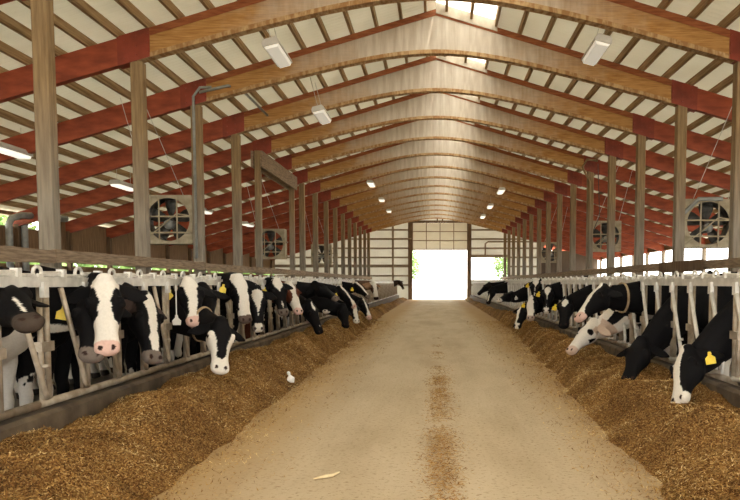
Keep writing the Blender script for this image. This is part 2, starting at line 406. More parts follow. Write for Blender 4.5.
# ------------------------------------------------------------------ headlocks
ZB, ZT = .43, 1.27
def make_panel(s):
    """five stalls; local y along the row, lane side is -s*x"""
    p = PITCH[s]; L = 5 * p; ln = -s
    r = empty('headlock_panel', (0, 0, 0))
    b = MB(); b.box2((-.035, -.10, ZT), (.035, L - .105, ZT + .055)); b.box2((ln * .035 - .006, -.10, ZT - .012), (ln * .035 + .006, L - .105, ZT + .06)); b.build('top_rail', 'galvanised', r)
    b = MB(); b.tube([(0, -.10, ZB), (0, L - .105, ZB)], .030, 8); b.build('bottom_rail', 'worn_steel', r, True)
    for j in range(5):
        y = j * p
        for dy in (-.045, .045):
            b = MB(); b.tube([(0, y + dy, ZB), (0, y + dy, ZT + .02)], .021, 8); b.build('upright', 'worn_steel', r, True)
        b = MB(); b.box2((-.03, y - .085, .80), (.03, y + .085, .87)); b.build('spacer_block', 'worn_steel', r)
        # swinging lock bar with its U-bend at the foot
        b = MB()
        if s > 0: top, foot, hin = y - .07, y - .40, y - .05
        else: top, foot, hin = y - .43, y - .075, y - .05
        x = ln * .045
        if s > 0: pts = [(x, top, ZT - .06), (x, foot + .02, .62), (x, foot, .54), (x, foot + .02, .49), (x, hin - .02, .46), (x, hin, .47)]
        else: pts = [(x, top, ZT - .02), (x, foot - .06, .62), (x, foot - .02, .52), (x, hin - .01, .47)]
        b.tube(pts, .020, 8); b.tube([(x - .03, foot, .70), (x + .02, foot, .70)], .016, 6); b.build('lock_bar', 'galvanised' if s > 0 else 'worn_steel', r, True)
        # latch hardware on the rail
        b = MB(); q = y - .06; z0 = ZT + .058
        pts = [(0, q + .055 * math.cos(a), z0 + .035 + .042 * math.sin(a)) for a in [2 * PI * i / 10 for i in range(11)]]
        b.tube(pts, .013, 6, False); b.box2((-.03, q - .03, z0 - .03), (.03, q + .03, z0 + .012))
        b.box((ln * .045, q, ZT - .03), (.035, .065, .11)); b.tube([(0, q + .05, z0 + .03), (0, q + p * .55, z0 + .035)], .013, 6); b.box2((-.028, q + p * .52, z0 - .01), (.028, q + p * .60, z0 + .06))
        b.build('latch', 'pale_zinc', r)
    b = MB(); b.tube([(.0, -.06, z0 + .015), (.0, L - .12, z0 + .015)], .012, 6); b.build('control_rod', 'galvanised', r)
    return r
for s in (-1, 1):
    pan = make_panel(s); L = 5 * PITCH[s]; y0 = Y_LOCK[s] - L
    n = int((Y_END - 2.6 - y0) / L)
    for i in range(n):
        o = pan if i == 0 else dup(pan); o.location = (s * X_LOCK[s], y0 + i * L, 0)
        tag(o, 'galvanised cattle headlock panel in the %s, %s from the camera' % (ROW[s], ORD[i]), 'headlock', 'headlock panels along the feed lane')
    b = MB(); b.tube([(s * X_LOCK[s], y0 + n * L - .05, .36), (s * X_LOCK[s], y0 + n * L - .05, 1.5)], .045); b.build('gate_post', 'galvanised')
    tag(bpy.data.objects['gate_post' if s < 0 else 'gate_post.001'], 'round steel post ending the headlock %s' % ROW[s], 'post')

# ------------------------------------------------------------------ fans
def make_fan():
    r = empty('barn_fan', (0, 0, 0)); H = .50; R = .455; n = 48
    b = MB(); vs = []; fs = []
    for y in (-.13, -.11):
        for k in range(n):
            a = 2 * PI * k / n; c, q = math.cos(a), math.sin(a); m = max(abs(c), abs(q)); vs += [(R * c, y, R * q), (H * c / m, y, H * q / m)]
    for i in range(2):
        for k in range(n):
            a = i * 2 * n + 2 * k; d = i * 2 * n + 2 * ((k + 1) % n); fs.append((a, a + 1, d + 1, d))
    for k in range(n):
        a, d = 2 * k, 2 * ((k + 1) % n); fs += [(a, d, d + 2 * n, a + 2 * n), (a + 1, d + 1, d + 1 + 2 * n, a + 1 + 2 * n)]
    b.add(vs, fs)
    for x in (-H, H): b.box2((x - .015, -.15, -H), (x + .015, .25, H))
    for z in (-H, H): b.box2((-H, -.15, z - .015), (H, .25, z + .015))
    b.build('housing', 'fan_beige', r)
    b = MB(); rings = [[(q * math.cos(2 * PI * k / n), y, q * math.sin(2 * PI * k / n)) for k in range(n)] for q, y in ((R + .01, -.13), (R - .015, .2), (R, .2), (R + .02, -.13))]
    b.loft(rings, False); b.build('shroud', 'dark_metal', r, True)
    b = MB()
    for x in (-.18, .2): b.tube([(x, -.17, -H), (x, -.17, H)], .018, 6)
    for z in (.06, -.28): b.tube([(-H, -.18, z), (H, -.18, z)], .018, 6)
    b.tube([(-H, -.18, -.45), (.2, -.19, .12)], .013, 6); b.tube([(.2, -.18, .12), (H, -.18, .07)], .013, 6); b.build('guard', 'fan_beige', r)
    b = MB(); b.tube([(0, -.14, -.10), (0, .14, -.10)], .10, 14); mo = b.build('motor', 'grey_pipe', r, True)
    b = MB(); b.tube([(0, -.08, 0), (0, .12, 0)], .08, 14); b.build('hub', 'dark_metal', mo, True)
    for i in range(5):
        a = 2 * PI * i / 5 + .3; b = MB(); rings = []
        for q, wd, tw in ((.06, .06, .9), (.18, .12, .7), (.32, .16, .5), (.43, .15, .4)):
            cx, cz = math.cos(a), math.sin(a); tx, tz = -math.sin(a), math.cos(a); ring = []
            for u, o_ in ((-1, -.006), (1, -.006), (1, .006), (-1, .006)):
                ring.append((cx * q + tx * u * wd * math.cos(tw), .06 + u * wd * math.sin(tw) * .6 + o_, cz * q + tz * u * wd * math.cos(tw)))
            rings.append(ring)
        b.loft(rings); b.build('blade', 'dark_metal', r, True)
    return r
fan = make_fan()
FANS = [(-1, 16.0, -5.70, 2.63, 'nearest'), (-1, 25.75, -5.72, 2.62, 'second'), (-1, 37.4, -5.75, 2.7, 'third'), (1, 16.0, 5.80, 2.55, 'nearest'), (1, 25.2, 5.72, 2.85, 'second'), (1, 37.4, 5.75, 2.8, 'third')]
def hang(o, b, nm, mat):
    b.v = [tuple(Vector(p) - o.location) for p in b.v]; return b.build(nm, mat, o)
FO = [fan] + [dup(fan) for _ in FANS[1:]]
for i, (s, y, x, z, w) in enumerate(FANS):
    o = FO[i]; o.location = (x, y, z)
    tag(o, 'square beige ventilation fan hung beside the posts on the %s, %s from the camera' % ('left' if s < 0 else 'right', w), 'fan', 'barn ventilation fans')
    b = MB(); xp = X_POST[s] + s * .1
    b.bar((xp, y, z + .06), (x - s * .5, y, z + .06), .05, .05); b.bar((xp, y, z - .4), (x - s * .5, y, z - .4), .05, .05); hang(o, b, 'bracket', 'fan_beige')
    for p, q in (((x + s * .45, y, z + .5), (x + s * .75, y - .6, z_top(x + s * .75) + .02)), ((x - s * .3, y, z + .5), (x + s * .2, y - 1.2, z_top(x + s * .2) + .02))):
        b = MB(); b.tube([p, q], .007, 5); hang(o, b, 'hanger_wire', 'galvanised')

# ------------------------------------------------------------------ lamps
def make_lamp():
    r = empty('strip_lamp', (0, 0, 0))
    b = MB(); b.prism([(-.15, .06), (-.11, .12), (.11, .12), (.15, .06), (.15, .0), (-.15, .0)], 1, -.62, .62); b.build('housing', 'lamp_body', r)
    b = MB(); b.prism([(-.135, 0), (-.10, -.05), (.10, -.05), (.135, 0)], 1, -.58, .58); b.build('lens', 'lamp_lens', r)
    for y in (-.45, .45): b = MB(); b.tube([(0, y, .12), (0, y, .95)], .006, 5); b.build('hanger', 'galvanised', r)
    return r
lit = make_lamp(); off = dup(lit)
for ch in off.children:
    if ch.name.startswith('lens'): ch.data = ch.data.copy(); ch.data.materials[0] = M['lamp_dim']
used = {True: False, False: False}
def lamp(on, loc, label, tilt=0):
    src = lit if on else off; o = dup(src) if used[on] else src; used[on] = True
    o.location = loc; o.rotation_euler = (0, tilt, 0); tag(o, label, 'lamp', 'strip lamps under the roof')
NB = {-1: 'left', 1: 'right'}
for s in (-1, 1):
    for i, y in enumerate((13.9, 18.0) if s < 0 else (13.75,)):
        lamp(False, (s * (2.9 if i == 0 else 2.72), y, 5.46 if i == 0 else 5.25), 'dim white strip lamp hung over the %s edge of the lane, %s from the camera' % (NB[s], ORD[i]), s * .25)
    for i, y in enumerate((33.4, 40.0, 46.2)):
        lamp(True, (s * 2.9, y, 5.66 if s < 0 else 5.34), 'glowing strip lamp far along the %s edge of the lane, %s of its three' % (NB[s], ORD[i]))
for i, y in enumerate((15.3, 20.85, 28.0, 34.5)):
    lamp(True, (-8.7, y, 3.95), 'glowing strip lamp over the cow stalls on the left, %s from the camera' % ORD[i])

# ------------------------------------------------------------------ conduits and pipes
def pipe(name, pts, r, mat, label, cat='pipe'):
    b = MB(); b.tube(pts, r, 8); return tag(b.build(name, mat, None, True), label, cat)
xp = X_POST[-1]
pipe('conduit', [(xp + .35, 15.7, 5.35), (xp + .12, 15.65, 5.33), (xp - .02, 15.65, 5.15), (xp - .02, 15.65, 1.8)], .03, 'grey_pipe', 'grey electrical conduit curving down the third post left of the lane')
xp = X_POST[1]
pipe('conduit', [(xp + .2, 24.7, 5.3), (xp - .15, 24.75, 5.35), (xp - .3, 24.75, 5.1), (xp - .05, 24.75, 4.6), (xp - .05, 24.75, 1.8)], .04, 'post_wood', 'crooked pipe running up a middle post right of the lane')
pipe('conduit', [(xp + .02, 15.85, 1.6), (xp + .02, 15.85, 2.5), (xp + .1, 15.8, 2.75), (xp + .4, 15.75, 3.05), (xp + .9, 15.75, 3.05)], .045, 'grey_pipe', 'bent grey pipe feeding the nearest fan right of the lane')
for i, y in enumerate((21.2, 22.0)):
    pipe('vent_pipe', [(-12.15, y, .1), (-12.15, y, 2.95), (-12.1, y + .05, 3.12), (-11.95, y + .3, 3.22), (-11.6, y + 1.4, 3.28)], .10, 'grey_pipe', 'fat grey pipe with an elbow at the top on the left wall, %s of two' % ('nearer' if i == 0 else 'farther'))
pipe('electric_cable', [(xp - .05, 25.0, 2.6), (xp + .3, 24.8, 3.5), (xp + .2, 24.7, 5.2)], .012, 'dark_metal', 'thin dark cable hanging by the second fan right of the lane', 'cable')
pipe('water_line', [(-4.9, 15.6, 5.22), (-4.3, 15.62, 5.36), (-4.2, 16.5, 5.45), (-4.2, 18.9, 5.45)], .03, 'grey_pipe', 'grey pipe run fixed beneath the purlins left of the lane')

# ------------------------------------------------------------------ cows
BLACK = (.0055, .005, .0058); WHITE = (.74, .70, .63); PINK = (.68, .46, .39); TAN = (.32, .19, .11); GREY = (.16, .13, .11)
def interp(t, pts):
    return np.interp(t, [p[0] for p in pts], [p[1] for p in pts])
def bez(a, b, c, d, t): return a * (1 - t) ** 3 + b * (3 * t * (1 - t) ** 2) + c * (3 * t * t * (1 - t)) + d * t ** 3
HL = .57
def cow(idx, s, P, Mz, stall, hint, coat, label, tags='', collar=False, vox=.013, seed=0, ear_droop=.25):
    r = random.Random(seed * 31 + idx); Xh = X_LOCK[s]
    Yb = Y_LOCK[s] + (stall + .5) * PITCH[s] + (.06 if s < 0 else -.08)
    W = lambda a, y, z: Vector((s * (Xh - a), y, z))
    up = Vector((0, 0, 1)); P = Vector(P); Mz = Vector(Mz)
    dvec = (Mz - P).normalized(); nrm = Vector(hint); nrm = (nrm - dvec * nrm.dot(dvec)).normalized(); u = dvec.cross(nrm).normalized()
    if u.x < 0: u = -u                          # u points to the picture's right
    H = lambda uu, t, nn: P + u * uu + dvec * (t * HL) + nrm * nn
    b = MB()
    # trunk
    st = [(-.26, 1.00, .10, .08), (-.36, 1.0, .24, .15), (-.55, 1.0, .36, .225), (-.8, 1.0, .385, .255), (-1.15, .975, .40, .285), (-1.5, .985, .38, .285), (-1.75, 1.05, .33, .26), (-1.95, 1.10, .27, .20), (-2.06, 1.12, .15, .10)]
    k = r.uniform(.97, 1.03); rings = []
    for a, zc, hh, hw in st:
        ring = []
        for i in range(20):
            th = 2 * PI * i / 20; c, q = math.cos(th), math.sin(th)
            ring.append(W(a, Yb + hw * abs(c) ** .8 * (1 if c > 0 else -1), (zc + hh * abs(q) ** .85 * (1 if q > 0 else -1)) * k))
        rings.append(ring)
    b.loft(rings)
    # neck
    p0 = W(-.55, Yb, 1.13 * k); p3 = H(0, .10, -.115); low = P.z < 1.0
    zmid = 1.12 if not low else 1.02
    p1 = W(-.05, Yb, zmid); p2 = p3 - (dvec * .55 + nrm * .75).normalized() * .22
    rings = []; NR = []
    for i in range(13):
        t_ = i / 12; c = bez(p0, p1, p2, p3, t_); e = bez(p0, p1, p2, p3, min(1, t_ + .02)) - bez(p0, p1, p2, p3, max(0, t_ - .02)); e.normalize()
        sd = e.cross(up)
        if sd.length < .3: sd = Vector((0, 1, 0)) - e * e.y
        sd.normalize()
        if t_ > .6:
            m_ = (t_ - .6) / .4; s2 = u if u.dot(sd) > 0 else -u; sd = (sd * (1 - m_) + s2 * m_); sd = (sd - e * sd.dot(e)).normalized()
        vt = sd.cross(e).normalized(); rw = .16 * (1 - t_) + .088 * t_; rh = .29 * (1 - t_) ** 1.3 + .135 * (1 - (1 - t_) ** 1.3)
        rings.append([c + sd * (rw * math.cos(2 * PI * q / 16)) + vt * (rh * math.sin(2 * PI * q / 16)) for q in range(16)]); NR.append((c, e, sd, vt, rw, rh))
    b.loft(rings)
    # head
    prof = [(-.07, -.02, -.09, .045), (-.02, .004, -.14, .075), (.06, .014, -.19, .095), (.16, .020, -.235, .112), (.28, .024, -.248, .128), (.36, .022, -.235, .130), (.46, .016, -.205, .112), (.58, .008, -.172, .092),
            (.70, .002, -.148, .081), (.80, -.004, -.138, .082), (.88, -.010, -.134, .092), (.95, -.022, -.128, .090), (1.0, -.036, -.112, .074), (1.03, -.055, -.095, .045)]
    rings = []
    for t_, top, bot, hw in prof:
        ring = []; cn = (top + bot) / 2; hn = (top - bot) / 2
        for i in range(20):
            th = 2 * PI * i / 20; c, q = math.cos(th), math.sin(th)
            uu = hw * abs(c) ** .75 * (1 if c > 0 else -1); nn = hn * abs(q) ** .75 * (1 if q > 0 else -1)
            if q < 0: uu *= 1 - .32 * abs(q)
            ring.append(H(uu, t_, cn + nn))
        rings.append(ring)
    b.loft(rings)
    b.ball(H(0, -.02, -.045), .07)
    for sg in (-1, 1):
        b.ball(H(sg * .118, .335, -.035), .030, 8, 6); b.ball(H(sg * .108, .30, -.006), .030, 8, 6); b.ball(H(sg * .05, .95, -.055), .042, 8, 6)
    # ears: cupped leaves out of the poll
    EAR = {}
    for sg in (-1, 1):
        root = H(sg * .075, .045, -.085); dr = (u * sg * 1.0 - nrm * .30 + Vector((0, 0, -ear_droop)) + dvec * .05).normalized()
        wv = (dvec - dr * dvec.dot(dr)).normalized(); nv = dr.cross(wv).normalized()
        if nv.dot(nrm) < 0: nv = -nv
        rings = []
        for t_, w_, th_ in ((0, .035, .03), (.2, .050, .019), (.45, .068, .0145), (.7, .060, .0135), (.9, .032, .012), (1, .012, .010)):
            c = root + dr * (.25 * t_) - nv * (.02 * math.sin(PI * t_))
            rings.append([c + wv * (w_ * math.cos(2 * PI * q / 10)) + nv * (th_ * math.sin(2 * PI * q / 10) + .35 * abs(w_ * math.cos(2 * PI * q / 10)) ** 1.3) for q in range(10)])
        b.loft(rings); EAR[sg] = (root, dr, wv, nv)
    # legs, udder, tail
    for sg in (-1, 1):
        y = Yb + sg * .16
        b.tube([W(-.60, Yb + sg * .14, .85), W(-.58, y, .66), W(-.60, y, .42), W(-.585, y, .36), W(-.60, y, .14), W(-.57, y, .07), W(-.55, y, .0)], [.115, .085, .058, .056, .042, .055, .062], 12)
        b.tube([W(-1.78, Yb + sg * .13, .98), W(-1.68, y, .74), W(-1.92, y, .50), W(-1.93, y, .44), W(-1.86, y, .14), W(-1.83, y, .07), W(-1.81, y, 0)], [.17, .12, .062, .058, .044, .055, .062], 12)
    b.ball(W(-1.55, Yb, .60), (.20, .16, .16)); b.tube([W(-1.98, Yb, 1.30), W(-2.09, Yb, 1.2), W(-2.11, Yb, .8), W(-2.10, Yb, .5)], [.035, .028, .024, .034], 8)
    me = b.mesh('cow_shape'); tmp = bpy.data.objects.new('cow_shape', me); COL.objects.link(tmp)
    md = tmp.modifiers.new('r', 'REMESH'); md.mode = 'VOXEL'; md.voxel_size = vox; md.use_smooth_shade = True
    sm = tmp.modifiers.new('s', 'SMOOTH'); sm.factor = .5; sm.iterations = 3 if vox < .02 else 2
    dg = bpy.context.evaluated_depsgraph_get(); ev = tmp.evaluated_get(dg); fin = bpy.data.meshes.new_from_object(ev, depsgraph=dg)
    bpy.data.objects.remove(tmp); bpy.data.meshes.remove(me)
    # ---- coat
    n = len(fin.vertices); co = np.empty(n * 3, np.float32); fin.vertices.foreach_get('co', co); co = co.reshape(-1, 3)
    rg = np.random.default_rng(seed * 17 + idx)
    def field(sc, cnt=10):
        q = np.zeros(n)
        for _ in range(cnt): q += np.sin(co @ (rg.normal(size=3) * sc) + rg.uniform(0, 6.28))
        return q / math.sqrt(cnt / 2)
    wob = field(22, 8) * .5 + field(55, 8) * .25
    big = field(4.2, 10)
    a_ = Xh - co[:, 0] * s; z_ = co[:, 2]
    dark = np.array(coat.get('dark', BLACK)); base = np.tile(dark, (n, 1)).astype(float)
    white = (big > coat.get('cov', 1.15)) & (a_ < -.28)
    lh = coat.get('legs', [.18, .30, .46, .22][idx % 4])
    white |= (z_ < lh + .06 * wob) | ((z_ < .64 + .05 * wob) & (a_ < -1.0) & (a_ > -1.7))
    rel = co - np.array(P); hu = rel @ np.array(u); ht = rel @ np.array(dvec) / HL; hn = rel @ np.array(nrm)
    nearc = np.array([NR[-1][0], NR[7][0]])
    head = (ht > -.16) & (ht < 1.12) & (np.abs(hu) < .30) & (hn > -.30) & (hn < .09) & (a_ > -.15)
    ear = head & (np.abs(hu) > .098 + .1 * np.clip(ht - .12, 0, 1)) & (ht < .25) & (hn < .03)
    white &= ~head
    if coat.get('neck') is not None:
        white |= (~head) & (a_ > -.3) & (field(16, 8) < coat['neck'])
    col = base.copy(); col[white] = WHITE
    hm = head & ~ear
    w2 = wob * .011
    face = np.zeros(n, bool)
    if 'blaze' in coat:
        bw = interp(ht, coat['blaze']); off = coat.get('off', 0.)
        face = hm & (np.abs(hu - off + 0 * w2) + w2 < bw) & (hn > -.10 - coat.get('deep', 0))
    if 'white' in coat:                                       # mostly white face, dark patch round each eye
        face = hm.copy()
        for sg in (-1, 1):
            ex = np.sqrt(((hu - sg * .118) / coat.get('pu', .052)) ** 2 + ((ht - .36) / coat.get('pt', .24)) ** 2)
            face &= ~((ex + wob * .12 < 1) & (sg * hu > 0))
        face &= ~((np.abs(hu) > .066 + w2) & (ht > .12) & (ht < coat.get('jaw', .62)) & (hn < -.05))
    if coat.get('allwhite'):
        face = hm.copy(); white2 = field(20, 8) < .9
        face &= white2 | (ht > .5)
        for sg in (-1, 1): face &= ~(((hu - sg * .11) / .04) ** 2 + ((ht - .33) / .075) ** 2 + ((hn + .03) / .05) ** 2 < 1)
    col[face] = WHITE
    if coat.get('sides'):                                     # dark face with white cheeks
        sd = hm & (np.abs(hu) + w2 > interp(ht, coat['sides'])) ; col[sd] = WHITE
    if 'cheek' in coat: cm = hm & (hn < coat['cheek'] + w2) & (ht > .2) & (ht < .85); col[cm] = WHITE
    mz = hm & (ht > .865 + w2 * 1.5) & (hn > -.112); mcol = np.array(coat.get('muzzle', GREY)); col[mz] = mcol
    if coat.get('tip'): col[hm & (ht > .84) & (np.abs(hu) + w2 < .05)] = WHITE
    if coat.get('earc'): col[ear] = coat['earc']
    for sg in (-1, 1):                                        # nostrils, eyes
        nos = hm & (((hu - sg * .044) / .017) ** 2 + ((ht - .955) / .035) ** 2 < 1) & (hn > -.07); col[nos] = (.03, .015, .012)
        ey = hm & (((hu - sg * .135) / .03) ** 2 + ((ht - .335) / .042) ** 2 + ((hn + .035) / .026) ** 2 < 1); col[ey] = (.006, .004, .004)
    mo = hm & (ht > .84) & (np.abs(hn + .105 + .0 * hu) < .008); col[mo] = (.05, .03, .025)
    hoof = z_ < .075; col[hoof] = (.05, .042, .035)
    ca = fin.color_attributes.new('coat', 'FLOAT_COLOR', 'POINT'); ca.data.foreach_set('color', np.hstack([col, np.ones((n, 1))]).astype(np.float32).ravel())
    fin.materials.clear(); fin.materials.append(M['hide']); fin.polygons.foreach_set('use_smooth', [True] * len(fin.polygons))
    base_pt = W(-1.1, Yb, 0); fin.transform(Matrix.Translation(-base_pt)); fin.name = 'dairy_cow'
    o = link('dairy_cow', fin); o.location = base_pt; tag(o, label, 'cow', 'dairy cows along the feed lane')
    def child(b, nm, mat, smooth=False):
        b.v = [tuple(Vector(p) - base_pt) for p in b.v]; return b.build(nm, mat, o, smooth)
    # eyes as glossy caps are part of the head; tags and straps are worn
    for ch in tags:
        sg = {'l': -1, 'r': 1, 'L': -1, 'R': 1}[ch.lower()]; root, dr, wv, nv = EAR[sg]; white_tag = ch.isupper()
        c = root + dr * .12 + nv * .022; fwd = Vector((-s * .55, -1, 0)).normalized(); q = (nv * .3 + fwd).normalized()
        dn = Vector((0, 0, -1)) + dr * .25; dn = (dn - q * dn.dot(q)).normalized(); rt = dn.cross(q)
        sh = [(-.012, -.01), (.012, -.01), (.015, .02), (.042, .042), (.042, .098), (-.042, .098), (-.042, .042), (-.015, .02)]
        b = MB(); c = c + q * .018
        b.add([c + rt * p[0] + dn * p[1] + q * w_ for w_ in (.004, -.004) for p in sh], [tuple(range(8)), tuple(range(15, 7, -1))] + [(i, i + 8, (i + 1) % 8 + 8, (i + 1) % 8) for i in range(8)])
        tg = child(b, 'ear_tag', 'tag_white' if white_tag else 'tag_yellow')
        b = MB(); b.tube([c - q * .05, c + q * .010], .011, 8); b.v = [tuple(Vector(p) - base_pt) for p in b.v]; b.build('tag_stud', 'tag_white' if white_tag else 'tag_yellow', tg)
    if collar:
        i0 = 8; rr = []
        c, e, sd, vt, rw, rh = NR[i0]
        for off, gr in ((-.015, 1.04), (-.015, 1.11), (.015, 1.11), (.015, 1.04), (-.015, 1.04)):
            rr.append([c + e * off + sd * (rw * gr * math.cos(2 * PI * q / 24)) + vt * (rh * gr * math.sin(2 * PI * q / 24)) for q in range(24)])
        b = MB(); b.loft(rr, False); child(b, 'collar', 'strap_tan')
    return o
CAM = (.25, -1, .15)
D0 = dict
